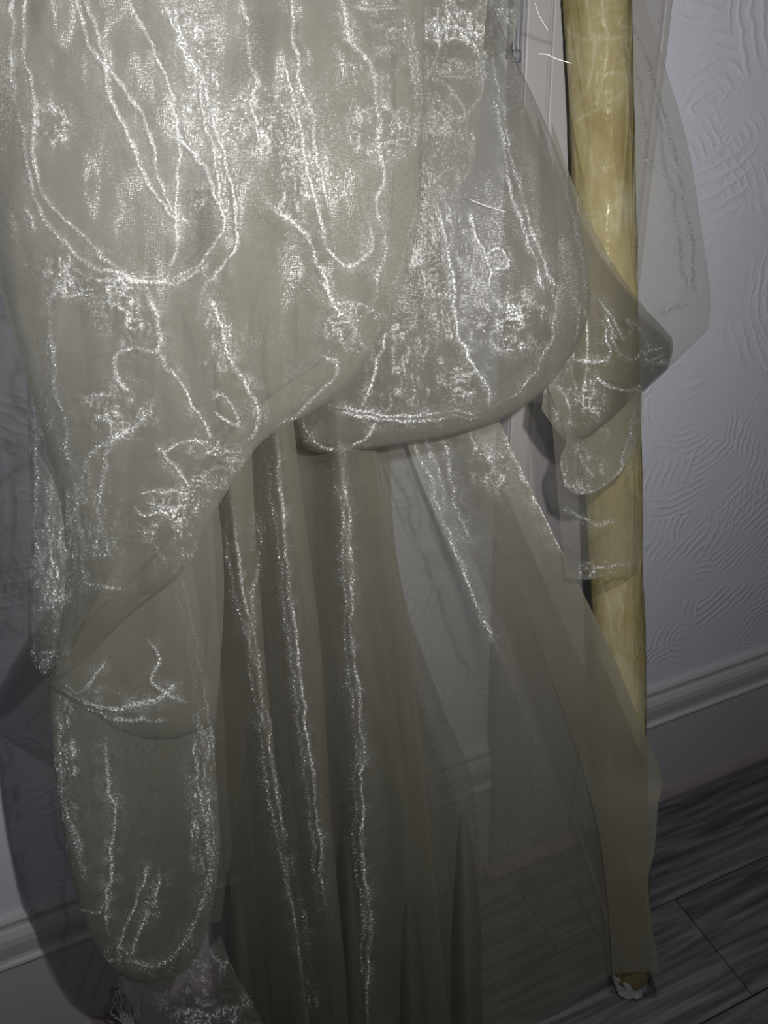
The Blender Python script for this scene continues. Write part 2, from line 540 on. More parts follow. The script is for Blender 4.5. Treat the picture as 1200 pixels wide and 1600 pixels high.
M_FOIL = mat_plain('clear_film', (0.75, 0.77, 0.76), 0.18, 0.9, metal=0.3, noise=0.1, scale=60, bump=0.6)
M_CARD = mat_plain('brown_card', (0.22, 0.17, 0.11), 0.8, 0.2)
M_THREAD = mat_plain('white_thread', (0.85, 0.85, 0.82), 0.35, 0.6)


def mat_roll():
    k = NT('rolled_yellow_organza')
    uv = k.n('UVMap', {'uv_map': 'thread'}).outputs[0]
    tan = k.n('Tangent', {'direction_type': 'UV_MAP', 'uv_map': 'thread'}).outputs[0]
    n1 = k.n('TexNoise', {'noise_dimensions': '2D'}, Vector=uv, Scale=9.0, Detail=4.0, Distortion=0.6).outputs[0]
    c = k.ramp(n1, [(0.3, (0.25, 0.205, 0.09)), (0.55, (0.31, 0.265, 0.135)), (0.75, (0.38, 0.34, 0.21))]).outputs[0]
    gn = k.n('TexNoise', {'noise_dimensions': '2D'}, Vector=uv, Scale=260.0, Detail=1.0).outputs[0]
    gc = k.ramp(gn, [(0.4, (0.15, 0.14, 0.1)), (0.7, (0.9, 0.85, 0.7))]).outputs[0]
    bp = k.n('Bump', Strength=0.25, Distance=0.001, Height=gn).outputs[0]
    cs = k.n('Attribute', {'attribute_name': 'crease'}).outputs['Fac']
    c = k.mixc(k.math('MULTIPLY', cs, 0.55), c, (0.55, 0.51, 0.38, 1))  # highlight lines along the creases painted lighter into the roll colour
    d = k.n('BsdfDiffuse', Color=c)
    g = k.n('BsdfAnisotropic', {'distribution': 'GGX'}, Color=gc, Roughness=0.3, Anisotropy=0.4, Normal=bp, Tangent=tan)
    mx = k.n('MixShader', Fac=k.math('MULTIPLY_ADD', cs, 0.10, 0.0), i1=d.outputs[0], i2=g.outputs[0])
    return k.done(mx)


M_ROLL = mat_roll()

# ------------------------------------------------------------------ the room
bm = bmesh.new()
box_bm(bm, -1.9, 3.0, 0.0, 0.12, 0.0, 2.5)
struct(bm_obj('wall_back', bm, M_PLASTER), 'white wall of combed plaster behind the organza', 'wall')

bm = bmesh.new()
box_bm(bm, -1.9, 3.0, -2.2, 0.0, -0.05, -0.009)
floor = struct(bm_obj('floor', bm, M_SUB), 'dark grey wood laminate floor', 'floor')
ROWS = [0.0, -0.033, -0.230, -0.4276, -0.625, -0.822, -1.02, -1.217, -1.414, -1.611, -1.808, -2.005, -2.2]
JOINT = [0.2, 0.545, 0.8146, -0.05, 0.45, 0.1, 0.7, 0.3, -0.2, 0.55, 0.05, 0.6]
PL = 1.22
for r_ in range(len(ROWS) - 1):
    y1, y0 = ROWS[r_], ROWS[r_ + 1]
    x = JOINT[r_] - PL * math.ceil((JOINT[r_] + 1.9) / PL)
    while x < 3.0:
        a, b = max(x, -1.9), min(x + PL, 3.0)
        if b - a > 0.02:
            bm = bmesh.new()
            box_bm(bm, a + 0.0011, b - 0.0011, y0 + 0.0011, y1 - 0.0011, -0.009, 0.0, 0.0012)
            bm_obj('plank', bm, M_WOOD, floor)
        x += PL

# boxed-in casing, 19 cm wide, standing proud of the wall
CX0, CX1, CY = 0.512, 0.708, -0.036
bm = bmesh.new()
box_bm(bm, CX0, CX1, CY, 0.0, 0.0, 2.5, 0.002)
casing = struct(bm_obj('trim_1', bm, M_CASING), 'narrow white boxed casing running up the wall', 'casing')
for xa, xb, dy in ((CX0 + 0.0005, CX0 + 0.031, 0.006), (CX0 + 0.036, CX1 - 0.014, 0.004), (CX1 - 0.0105, CX1 - 0.0005, 0.007)):
    bm = bmesh.new()
    box_bm(bm, xa, xb, CY - dy, CY + 0.001, 0.034, 2.5, 0.0018)
    bm_obj('casing_strip', bm, M_CASING, casing)

# skirting board with moulded top, either side of the casing
SK = [(0.0, 0.0), (-0.020, 0.0), (-0.020, 0.236), (-0.0245, 0.239), (-0.0255, 0.243), (-0.0245, 0.247), (-0.020, 0.250),
      (-0.0185, 0.256), (-0.020, 0.270), (-0.021, 0.284), (-0.0195, 0.297), (-0.0150, 0.307), (-0.0110, 0.312),
      (-0.0105, 0.318), (-0.0125, 0.322), (-0.0125, 0.327), (-0.009, 0.332), (0.0, 0.335)]
struct(bm_obj('baseboard_left', extrude_profile(SK, -1.9, CX0), M_SKIRT), 'white moulded skirting board left of the casing', 'skirting')
struct(bm_obj('baseboard_right', extrude_profile(SK, CX1, 3.0), M_SKIRT), 'white moulded skirting board right of the casing', 'skirting')


def scotia(name, x0, x1, y):
    pr = [(y, 0.0), (y - 0.016, 0.0), (y - 0.0155, 0.006), (y - 0.011, 0.015), (y - 0.005, 0.023), (y, 0.027)]
    return struct(bm_obj(name, extrude_profile(pr, x0, x1), M_SCOTIA), None)


s1 = scotia('trim_2', -1.9, CX0 - 0.016, -0.0202)
s2 = scotia('trim_3', CX0 - 0.016, CX1 + 0.016, CY - 0.0002)
s3 = scotia('trim_4', CX1 + 0.016, 3.0, -0.0202)
for o, t in ((s1, 'mauve-grey scotia strip under the skirting left of the casing'), (s2, 'mauve-grey scotia strip round the foot of the casing'),
             (s3, 'mauve-grey scotia strip under the skirting right of the casing')):
    o['label'] = t
    o['category'] = 'trim'

# ------------------------------------------------------------------ the bolt of cloth
A = np.array([0.624, -0.335, 0.0])
B = at(933, 0, -0.084)
ax = (B - A) / np.linalg.norm(B - A)
LEN = 1.66
bolt = bpy.data.objects.new('fabric_bolt', None)
bolt.location = Vector(A)
COL.objects.link(bolt)
tag(bolt, 'tall bolt of yellow-cream organza leaning against the white casing', 'fabric bolt')
e1 = np.cross(ax, [0, 1, 0]); e1 /= np.linalg.norm(e1)
e2 = np.cross(ax, e1)


def tube_mesh(name, rad, s0, s1, ns, na, mat, wob=None, caps=True):
    s = np.linspace(s0, s1, ns)[:, None]
    a = np.linspace(0, 2 * np.pi, na + 1)[None, :]
    R_ = rad(s, a) if callable(rad) else np.full((ns, na + 1), rad)
    P = ax * s[..., None] + R_[..., None] * (np.cos(a)[..., None] * e1 + np.sin(a)[..., None] * e2)
    uv = np.stack([np.broadcast_to(a / 2 / np.pi * 0.33, R_.shape), np.broadcast_to(s, R_.shape)], -1)
    V, F, U = P.reshape(-1, 3), grid_faces(ns, na + 1), uv.reshape(-1, 2)
    if caps:
        off = len(V)
        V = np.vstack([V, ax * s0, ax * s1])
        U = np.vstack([U, [[0, 0], [0, 0]]])
        i = np.arange(na)
        c0 = np.stack([np.full(na, off), i, i + 1, i + 1], 1)
        k_ = (ns - 1) * (na + 1)
        c1 = np.stack([np.full(na, off + 1), k_ + i + 1, k_ + i, k_ + i], 1)
        tri = np.vstack([c0[:, :3], c1[:, :3]])
        me = bpy.data.meshes.new(name)
        me.from_pydata(V.tolist(), [], F.tolist() + tri.tolist())
        L = me.uv_layers.new(name='thread')
        idx = np.zeros(len(me.loops), np.int32)
        me.loops.foreach_get('vertex_index', idx)
        L.data.foreach_set('uv', U[idx].astype(np.float32).ravel())
        me.polygons.foreach_set('use_smooth', np.ones(len(me.polygons), bool))
    else:
        me = mesh_from(V, F, True, U, name)
    return link(name, me, mat, bolt)


def roll_rad(s, a):
    r = 0.0360 + 0 * s + 0 * a
    r = r - 0.007 * np.exp(-(s / 0.05) ** 2)
    ca, sa = np.cos(a) * 3.0 + 20, np.sin(a) * 3.0 + 20
    r = r + 0.0016 * fbm(ca * 0.5 + 2 * s, sa * 0.5 + 6 * s, 5, 2) + 0.0004 * fbm(ca * 1.5 + 10 * s, sa * 1.5 - 30 * s, 9, 2)
    r = r + 0.0008 * np.maximum(0, 1 - np.abs(vnoise(ca * 0.9 + 2 * s, sa * 0.9 + 11 * s, 31)) * 6)
    return r


roll = tube_mesh('fabric_roll', roll_rad, 0.046, LEN, 700, 160, M_ROLL)
co = np.zeros(len(roll.data.vertices) * 3, np.float32)
roll.data.vertices.foreach_get('co', co)
RX, RY = proj(co.reshape(-1, 3) + A)
cr = [([(918, -40), (922, 40), (928, 70), (926, 110), (922, 150)], 1.6, 3, 0), ([(945, -40), (944, 40), (950, 70), (946, 110), (944, 150)], 1.8, 3, 0),
      ([(882, 35), (895, 55), (915, 62), (945, 62), (985, 60)], 1.4, 3, 0), ([(975, 20), (965, 40), (982, 52), (984, 62), (970, 70), (984, 80), (982, 92), (962, 95)], 1.6, 3, 0),
      ([(882, 80), (898, 84), (896, 100), (885, 105)], 1.4, 3, 0), ([(945, 120), (960, 112), (978, 122), (982, 140)], 1.4, 3, 0),
      ([(890, 190), (920, 175), (950, 160), (982, 130)], 1.4, 4, 0), ([(881, 110), (884, 150), (882, 200)], 1.8, 3, 0),
      ([(985, 90), (983, 170), (987, 260), (985, 330)], 1.4, 4, 0), ([(900, 330), (925, 345), (950, 330), (970, 310)], 1.6, 4, 0),
      ([(920, 350), (935, 385), (955, 410)], 1.4, 4, 0), ([(925, 200), (930, 260), (925, 310)], 1.2, 4, 0),
      ([(935, 900), (945, 950), (955, 1000), (968, 1040)], 1.6, 3, 0), ([(965, 920), (970, 970), (972, 1020)], 1.4, 3, 0)]
_, sh = crease(RX, RY, cr, [(935, 320, 50, 60, 1.4, 16, 1), (940, 175, 14, 10, 2.2, 8, 1), (945, 1000, 40, 120, 0.8, 16, .7), (935, 90, 55, 110, 0.5, 18, 1.4), (940, 720, 60, 60, 0.9, 18, 1)], 83)
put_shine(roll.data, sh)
tube_mesh('core_tube', 0.016, 0.004, LEN + 0.03, 4, 32, M_CARD)


def foil_rad(s, a):
    t = (s - 0.006) / 0.055
    r = 0.024 + 0.010 * np.clip(t, 0, 1) ** 0.7
    return r + 0.0022 * vnoise(np.cos(a) * 6 + 30, np.sin(a) * 6 + 30 + s * 60, 77) + 0.0015 * np.sin(9 * a)


tube_mesh('plastic_end_wrap', foil_rad, 0.006, 0.062, 14, 64, M_FOIL)

INV_BOLT = Matrix.Translation(-Vector(A))


def rehang(o, parent):
    """Child of an Empty that does not sit at the origin, geometry given in room coordinates."""
    o.matrix_parent_inverse = Matrix.Translation(-parent.location)
    return o


def d3(line, y):
    return [(p[0], p[1], y if len(p) < 3 else p[2]) for p in line]


# loose outer turns of the cloth blown out beside the bolt
g = coons(d3([(975, -60), (990, -30), (1000, -20)], -0.062), d3([(1000, -20), (1040, 105), (1076, 230), (1100, 380), (1111, 465), (1107, 512)], -0.055),
          d3([(945, 620), (1010, 603), (1066, 552), (1107, 512)], -0.058), d3([(975, -60), (965, 150), (955, 400), (945, 620)], -0.062), 70, 230)
rp_out = [(1000, -20), (1040, 105), (1076, 230), (1100, 380), (1111, 465), (1107, 512), (1066, 552), (1010, 603), (945, 620)]
cr = [([(988, 20), (1020, 130), (1046, 200), (1066, 290), (1082, 380), (1090, 450), (1096, 490)], 2.4, 3.4, 0),
      ([(1020, 140), (1040, 230), (1052, 300), (1062, 380), (1070, 420), (1080, 440), (1070, 480)], 2.0, 3.2, 0),
      ([(995, 100), (1008, 190), (1013, 260)], 2.0, 3.2, 0),
      ([(1030, 490), (1060, 480), (1085, 478)], 2.0, 3.2, 0)]
rehang(cloth('loose_turn', g, M_ORG_THIN, bolt, cr, [(1014, 240, 14, 40, 1.2, 9, 1)], 3, [rp_out], 0.018, 60, 0.012), bolt)

g = coons([(862, 190, -.18), (905, 310, -.212), (960, 415, -.228), (1005, 478, -.19), (1030, 505, -.15), (1050, 528, -.12)],
          [(1050, 528, -.12), (1052, 545, -.115), (1046, 570, -.11)],
          [(846, 640, -.235), (884, 688, -.25), (915, 684, -.265), (960, 648, -.255), (1012, 600, -.16), (1046, 570, -.11)],
          [(862, 190, -.18), (872, 400, -.212), (858, 540, -.228), (846, 640, -.235)], 130, 150)
cr = [([(940, 490), (955, 520), (965, 530)], 2, 3, 0), ([(935, 470), (960, 505), (975, 530), (985, 515), (978, 495), (1000, 515), (1020, 545), (1040, 540)], 2.2, 3, 0),
      ([(895, 562), (930, 565), (955, 556), (945, 530), (940, 505)], 2.2, 3, 0),
      ([(950, 520), (970, 550), (990, 565), (1005, 550), (1015, 565), (1040, 555)], 2, 3, 0),
      ([(930, 590), (950, 605), (985, 610), (1005, 598)], 2.2, 3, 0),
      ([(870, 600), (885, 630), (885, 670)], 2, 3, 0), ([(898, 620), (920, 640), (945, 650)], 2, 3, 0)]
rehang(cloth('diagonal_flap', g, M_ORG_DENSE_DARK, bolt, cr, [(1040, 560, 40, 25, 1.2, 10, 1), (900, 620, 40, 40, 1.6, 11, 1)], 13,
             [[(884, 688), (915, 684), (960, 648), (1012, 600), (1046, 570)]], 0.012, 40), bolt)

g = coons(d3([(855, 600), (900, 610), (950, 590), (1003, 604)], -.262), [(1003, 604, -.20), (1002, 650, -.21), (992, 700, -.24), (968, 742, -.265)],
          d3([(882, 760), (900, 772), (930, 768), (968, 742)], -.27), d3([(855, 600), (884, 680), (875, 720), (882, 760)], -.265), 90, 110)
cr = [([(885, 690), (880, 730), (895, 765), (930, 768), (965, 742), (985, 690), (1000, 625)], 1.8, 3, 0),
      ([(905, 690), (910, 720), (930, 745)], 1.8, 3, 0), ([(925, 665), (950, 668), (940, 690)], 1.4, 3, 0)]
rehang(cloth('knotted_turn', g, M_ORG_RUCHE, bolt, cr, [(905, 735, 40, 36, 3.6, 13, 1)], 19), bolt)

g = coons(d3([(852, 540), (890, 560), (940, 580), (1004, 612)], -.27),
          [(1004, 612, -.225), (1000, 700, -.23), (987, 750, -.245), (1010, 785, -.25), (1007, 840, -.26), (999, 885, -.27)],
          [(884, 902, -.295), (915, 906, -.30), (945, 900, -.305), (975, 893, -.30), (999, 885, -.27)], [(852, 540, -.265), (866, 700, -.28), (874, 800, -.285), (884, 902, -.295)], 100, 180)
cr = [([(880, 800), (920, 815), (960, 812)], 1.5, 4, 0), ([(900, 905), (930, 890), (960, 880), (985, 885), (970, 905), (940, 915)], 1.8, 3, 0),
]
rehang(cloth('loose_turn', g, M_ORG_VEIL, bolt, cr, [(940, 892, 34, 16, 1.4, 11, 1.4)], 23), bolt)

# ------------------------------------------------------------------ the draped organza
drape = bpy.data.objects.new('organza_drape', None)
drape.location = Vector((0.32, -0.24, 0.0))
COL.objects.link(drape)
tag(drape, 'cream organza hanging in puffed swags and long sheer folds before the wall', 'drape')


def part(*a, **k):
    return rehang(cloth(*a, **k), drape)


# long hanging folds: (x at py 560, 700, 1000, 1300, 1640), depth top, depth bottom
ST = [
    ((318, 322, 332, 348, 398), -.140, -.150),
    ((345, 352, 388, 438, 486), -.205, -.225),
    ((388, 392, 412, 440, 470), -.190, -.200),
    ((372, 378, 388, 402, 432), -.130, -.150),
    ((418, 430, 458, 492, 524), -.210, -.235),
    ((448, 463, 500, 520, 552), -.190, -.225),
    ((436, 443, 476, 496, 526), -.125, -.170),
    ((478, 486, 498, 531, 541), -.140, -.195),
    ((518, 528, 550, 565, 574), -.205, -.240),
    ((545, 562, 602, 628, 650), -.185, -.250),
    ((575, 588, 640, 672, 705), -.150, -.270),
    ((540, 554, 618, 645, 680), -.115, -.250),
    ((610, 632, 730, 760, 775), -.150, -.300),
    ((612, 640, 770, 896, 1000), -.165, -.380),
    ((650, 690, 800, 905, 1012), -.155, -.385),
    ((700, 745, 880, 985, 1016), -.185, -.400),
    ((748, 799, 948, 1026, 1024), -.20, -.425),
    ((690, 720, 840, 935, 965), -.165, -.405),
]
PYS = [520, 700, 1000, 1300, 1640]
cols = []
NVS = 520
for i, (xs, ya, yb) in enumerate(ST):
    pts = []
    for x_, p_ in zip(xs, PYS):
        t = (p_ - 520) / (1640 - 520)
        pts.append((x_, p_, ya + (yb - ya) * t ** 1.2))
    if i == 16:
        pts = [(715, 520, -.185), (785, 668, -.212), (850, 805, -.25), (948, 1003, -.31), (1000, 1130, -.345), (1034, 1212, -.355), (1028, 1260, -.365),
               (1022, 1330, -.38), (1012, 1378, -.39), (1018, 1450, -.405), (1029, 1510, -.42), (1022, 1560, -.425), (1020, 1640, -.425)]
    x0_ = pts[0][0]
    pts = [(540 + (x0_ - 540) * 0.55, 40, -.10 + (pts[0][2] + .10) * 0.15), (540 + (x0_ - 540) * 0.75, 280, -.10 + (pts[0][2] + .10) * 0.4)] + pts
    P = spline(pts, 1200)
    pyr = np.linspace(40, 1640 if i < 13 else 1512 + 4 * (i % 3), NVS)
    P = np.stack([np.interp(pyr, P[:, 1], P[:, 0]), pyr, np.interp(pyr, P[:, 1], P[:, 2])], 1)
    cols.append(P)
cols = np.array(cols)                                   # stations, rows, 3
NUS = 330
tt = np.linspace(0, len(ST) - 1, NUS)
Gs = np.zeros((NVS, NUS, 3))
for r_ in range(NVS):
    E_ = cols[:, r_]
    ii = np.clip(np.floor(tt).astype(int), 0, len(ST) - 2)
    f_ = (tt - ii)[:, None]
    p0, p1, p2, p3 = E_[np.clip(ii - 1, 0, None)], E_[ii], E_[ii + 1], E_[np.clip(ii + 2, None, len(ST) - 1)]
    m1, m2 = (p2 - p0) * 0.36, (p3 - p1) * 0.36
    h00, h10, h01, h11 = 2 * f_ ** 3 - 3 * f_ ** 2 + 1, f_ ** 3 - 2 * f_ ** 2 + f_, -2 * f_ ** 3 + 3 * f_ ** 2, f_ ** 3 - f_ ** 2
    Gs[r_] = h00 * p1 + h10 * m1 + h01 * p2 + h11 * m2
cr = [([(425, 690), (432, 760), (436, 830), (447, 930), (462, 1040), (478, 1160), (490, 1300), (503, 1420)], 1.5, 3.0, 6),
      ([(352, 790), (372, 900), (392, 1000), (408, 1100), (424, 1220), (445, 1340), (468, 1440), (484, 1540), (490, 1610)], 1.5, 3.0, 7),
      ([(530, 700), (538, 800), (541, 900), (545, 1000), (556, 1100), (562, 1180), (560, 1300), (572, 1420), (570, 1610)], 1.5, 3.0, 6),
      ([(640, 680), (662, 730), (690, 790), (725, 880), (752, 960), (778, 1015)], 2.2, 4.0, 0),
      ([(662, 680), (685, 740), (700, 790)], 1.5, 3.0, 0),
      ([(400, 800), (403, 860), (398, 930), (400, 990)], 1.5, 3.0, 0),
      ([(690, 680), (702, 740), (715, 790), (740, 860)], 1.2, 4.0, 0),
      ([(785, 668), (818, 740), (850, 805), (880, 868)], 1.2, 4.0, 0)]
part('hanging_folds', Gs, M_ORG_FOLD, drape, cr, [(770, 715, 42, 45, 1.6, 13, .6)], 31, wr=(1.2, 0.35), drop=np.clip((12.4 - tt) / 0.5, 0.01, 1))

# rear layer of the same cloth, gathered behind the folds, shade put into its darker yarn
g = coons([(325, 300, -.09), (450, 300, -.085), (560, 300, -.09), (606, 300, -.09)], [(606, 300, -.09), (606, 640, -.095), (625, 900, -.11), (690, 1100, -.15), (742, 1240, -.20), (752, 1480, -.27), (755, 1640, -.30)],
          [(360, 1640, -.135), (500, 1640, -.20), (640, 1640, -.25), (755, 1640, -.30)], [(325, 300, -.09), (325, 640, -.10), (330, 1000, -.10), (345, 1300, -.115), (360, 1640, -.135)], 110, 130)
Gr = g.copy()
Gr[..., 2] -= 0.030 * np.sin(np.linspace(0, 9 * np.pi, 110))[None, :] * np.linspace(0.4, 1, 130)[:, None]
part('rear_layer', Gr, M_ORG_DENSE_DARK, drape, (), (), 33, wr=(1.5, 0.3), drop=True)

# ---- layers at the lower left
g = coons(d3([(205, 380), (320, 380), (430, 380)], -.15), d3([(430, 380), (420, 700), (405, 1000), (345, 1440)], -.155), d3([(284, 1430), (310, 1445), (345, 1440)], -.15),
          d3([(205, 380), (200, 600), (197, 900), (197, 1100), (204, 1205), (232, 1325), (284, 1430)], -.16), 70, 260)
part('inner_panel', g, M_ORG_SHEER, drape, [([(275, 890), (290, 960), (305, 1040), (320, 1120), (330, 1180)], 1.8, 3, 7)], [(225, 1010, 25, 50, 1.0, 12, 1)], 37)

g = coons(d3([(75, 1058), (135, 950), (210, 860), (285, 780)], -.178), d3([(285, 780), (306, 920), (326, 1080), (337, 1200), (342, 1340), (326, 1450)], -.185),
          d3([(150, 1478), (190, 1524), (248, 1534), (300, 1508), (326, 1450)], -.18), d3([(75, 1058), (80, 1150), (95, 1280), (120, 1400), (150, 1478)], -.18), 150, 280)
bag_edge = [(75, 1058), (80, 1150), (95, 1280), (120, 1400), (150, 1478), (190, 1524), (248, 1534), (300, 1508), (326, 1450), (342, 1340), (337, 1200), (326, 1080), (306, 920), (285, 780)]
cr = [([(90, 1100), (97, 1200), (111, 1290), (128, 1370)], 2.2, 5, 0),
      ([(165, 1150), (170, 1220), (178, 1280), (172, 1340), (166, 1400), (172, 1460)], 2.2, 4, 0),
      ([(300, 1150), (312, 1220), (322, 1290), (325, 1360), (313, 1425), (288, 1482), (248, 1510), (192, 1500)], 2.8, 5, 0), ([(318, 1180), (328, 1260), (332, 1330), (322, 1410)], 2.2, 4, 0),
      ([(240, 1340), (215, 1410), (195, 1460), (180, 1500)], 1.8, 3, 0),
      ([(250, 1350), (248, 1400), (225, 1450), (205, 1500)], 1.8, 3, 0),
      ([(120, 1420), (150, 1425), (172, 1400)], 1.5, 3, 0)]
part('hanging_pouch', g, M_ORG_POUCH, drape, cr, [(98, 1210, 22, 130, 2.4, 9, .8), (316, 1260, 18, 150, 2.6, 9, .7), (240, 1420, 14, 40, 1.4, 8, 1), (178, 1494, 26, 16, 2.6, 9, 1)],
     41, [bag_edge[:-4]], 0.02, 70, 0.03)

g = coons(d3([(76, 1060), (115, 1000), (190, 870), (280, 760), (330, 700)], -.188), [(330, 700, -.188), (350, 900, -.195), (338, 1132, -.208)],
          d3([(76, 1068), (130, 1110), (200, 1149), (270, 1155), (338, 1132)], -.208), d3([(76, 1060), (75, 1064), (76, 1068)], -.195), 110, 120)
cr = [([(90, 1075), (140, 1100), (190, 1103), (240, 1095), (280, 1070)], 2.0, 4, 0), ([(130, 1108), (170, 1120), (215, 1122), (260, 1125)], 1.6, 3, 0),
      ([(100, 1065), (120, 1082), (145, 1060), (165, 1030)], 1.6, 3, 0), ([(225, 1000), (245, 1030), (232, 1065), (255, 1085), (290, 1100)], 1.4, 3, 0)]
part('under_swag', g, M_ORG, drape, cr, [(170, 1095, 60, 18, 1.2, 9, 2)], 43, [[(76, 1068), (130, 1110), (200, 1149), (270, 1155), (338, 1132)]], 0.012, 40)

g = coons(d3([(186, 1520), (250, 1528), (315, 1490), (345, 1462)], -.19), d3([(345, 1462), (360, 1505), (388, 1555), (418, 1612)], -.205),
          d3([(215, 1600), (300, 1640), (380, 1640), (418, 1612)], -.20), d3([(186, 1520), (200, 1560), (215, 1600)], -.175), 130, 80)
part('crumpled_tail', g, M_ORG_RUCHE, drape, [([(325, 1480), (335, 1500), (360, 1508)], 2, 3, 0)], [(325, 1550, 62, 55, 3.2, 12, 1), (385, 1590, 40, 30, 2.6, 10, 1)], 47, drop=True)

# ---- side fold at the left edge
g = coons(d3([(-70, -70), (100, -70), (270, -70)], -.195), d3([(270, -70), (280, 400), (290, 700), (275, 905)], -.195), d3([(77, 1067), (120, 1046), (200, 965), (275, 905)], -.18),
          d3([(-70, -70), (-30, 250), (18, 480), (40, 560), (44, 700), (50, 820), (43, 930), (47, 1025), (77, 1067)], -.17), 110, 320)
side_edge = [(-70, -70), (-30, 250), (18, 480), (40, 560), (44, 700), (50, 820), (43, 930), (47, 1025), (77, 1067)]
cr = [([(54, 590), (56, 680), (55, 760), (60, 850), (62, 930)], 2.0, 4, 0), ([(80, 740), (75, 820), (80, 900), (92, 980)], 2.0, 4, 0)]
part('side_fold', g, M_ORG, drape, cr, [(78, 850, 46, 130, 3.6, 15, .3), (60, 650, 20, 90, 2.6, 10, .35), (80, 1035, 40, 24, 2.8, 12, 1.6), (70, 920, 34, 50, 3.6, 14, .3)], 53, [side_edge], 0.028, 60)

# ---- middle swag
ms_r = [(728, -70), (765, 0), (800, 80), (860, 210), (900, 320), (918, 420), (921, 490), (895, 552)]
ms_b = [(464, 662), (474, 695), (508, 708), (580, 701), (650, 691), (720, 676), (790, 652), (850, 610), (895, 552)]
g = coons(d3([(470, -70), (600, -70), (728, -70)], -.17), [(x_, y_, -.17 - .09 * min(1, max(0, y_) / 400)) for x_, y_ in ms_r],
          [(x_, y_, -.175 - .085 * (x_ - 464) / 430) for x_, y_ in ms_b], d3([(470, -70), (466, 300), (464, 662)], -.175), 230, 380)
cr = [([(760, 60), (785, 150), (803, 250), (822, 320), (845, 390), (862, 440), (868, 500), (855, 545), (832, 590), (795, 620), (770, 640)], 1.6, 3, 0),
      ([(770, 140), (790, 220), (802, 300), (828, 380), (846, 430), (850, 470)], 1.6, 3, 0),
      ([(520, 640), (580, 652), (620, 657), (700, 652), (760, 642)], 1.8, 3, 4),
      ([(476, 650), (485, 690), (515, 702), (560, 690), (592, 660)], 1.8, 3, 0),
      ([(735, 320), (745, 370), (760, 400), (765, 440), (790, 480)], 1.6, 3, 0),
      ([(690, 320), (700, 400), (712, 450), (720, 520), (735, 560), (760, 600), (772, 640)], 1.6, 3, 0),
      ([(760, 400), (775, 392), (790, 400), (788, 415), (768, 420)], 2.0, 3, 0),
      ([(610, 520), (590, 560), (575, 600), (560, 640)], 1.6, 3, 0),
      ([(772, 30), (798, 90), (856, 214), (894, 322), (911, 420), (913, 485)], 0.7, 5, 0)]
zn = [(800, 510, 62, 38, 2.4, 12, 1.1), (690, 430, 60, 130, 0.7, 8, .35), (640, 560, 60, 90, 0.8, 8, .5), (765, 60, 30, 80, 1.8, 11, .8), (735, 600, 40, 30, 1.0, 10, 1)]
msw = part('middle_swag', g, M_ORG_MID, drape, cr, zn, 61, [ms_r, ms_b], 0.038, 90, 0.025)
# turned-in hem along the bottom of the middle swag
hb = [(474, 690), (508, 704), (580, 697), (650, 687), (720, 672), (788, 648), (846, 608), (888, 552)]
hi_ = [(500, 655), (530, 668), (590, 664), (650, 654), (705, 640), (760, 615), (815, 575), (850, 530)]
g = coons([(p[0], p[1], -.178 - .085 * (p[0] - 464) / 430) for p in hi_], d3([(850, 530), (888, 552)], -.258), [(p[0], p[1], -.176 - .085 * (p[0] - 464) / 430) for p in hb], d3([(500, 655), (474, 690)], -.178), 120, 12)
cloth('turned_hem', g, M_ORG_SHEER, msw, (), (), 63, wr=(0.5, 0.2))

# crumpled ruffle showing between the two swags
g = coons(d3([(640, -70), (700, -70), (770, -60)], -.212), d3([(770, -60), (756, 60), (758, 130), (748, 205), (738, 262), (716, 292)], -.218),
          d3([(664, 310), (676, 318), (692, 304), (716, 292)], -.224), d3([(640, -70), (650, 100), (655, 200), (664, 310)], -.216), 90, 210)
cr = [([(690, 0), (715, 40), (735, 70), (748, 100), (752, 130), (742, 160), (730, 190)], 2.6, 3, 0), ([(688, 60), (680, 100), (668, 120)], 2.2, 3, 0),
      ([(680, 120), (700, 130), (715, 150), (728, 175), (726, 195)], 2.6, 3, 0), ([(676, 165), (690, 180), (705, 200), (708, 220)], 2.4, 3, 0),
      ([(676, 170), (686, 205), (695, 215), (670, 250)], 2.4, 3, 0), ([(745, 205), (730, 215), (742, 230), (744, 208)], 2.2, 3, 0),
      ([(672, 290), (700, 270), (715, 265), (722, 285)], 2.4, 3, 0), ([(760, 30), (762, 90), (765, 130)], 2, 3, 0)]
part('crumpled_ruffle', g, M_ORG_RUCHE, drape, cr, [(700, 240, 45, 70, 3.0, 15, 1), (715, 60, 50, 80, 2.4, 15, 1)], 67)

# loose tail of cloth behind the middle swag, beside the casing
g = coons(d3([(700, -70), (760, -70), (822, -70)], -.115), d3([(822, -70), (812, 0), (805, 60)], -.115), d3([(715, 90), (760, 95), (790, 78), (805, 60)], -.12),
          d3([(700, -70), (708, 20), (715, 90)], -.12), 60, 80)
part('loose_tail', g, M_ORG, drape, [([(764, -20), (770, 20), (776, 45), (783, 60)], 2, 3, 0), ([(790, -10), (786, 20), (798, 40), (800, 55)], 1.8, 3, 0)],
     [(785, 30, 26, 40, 2.2, 10, 1)], 69, back=0.02)

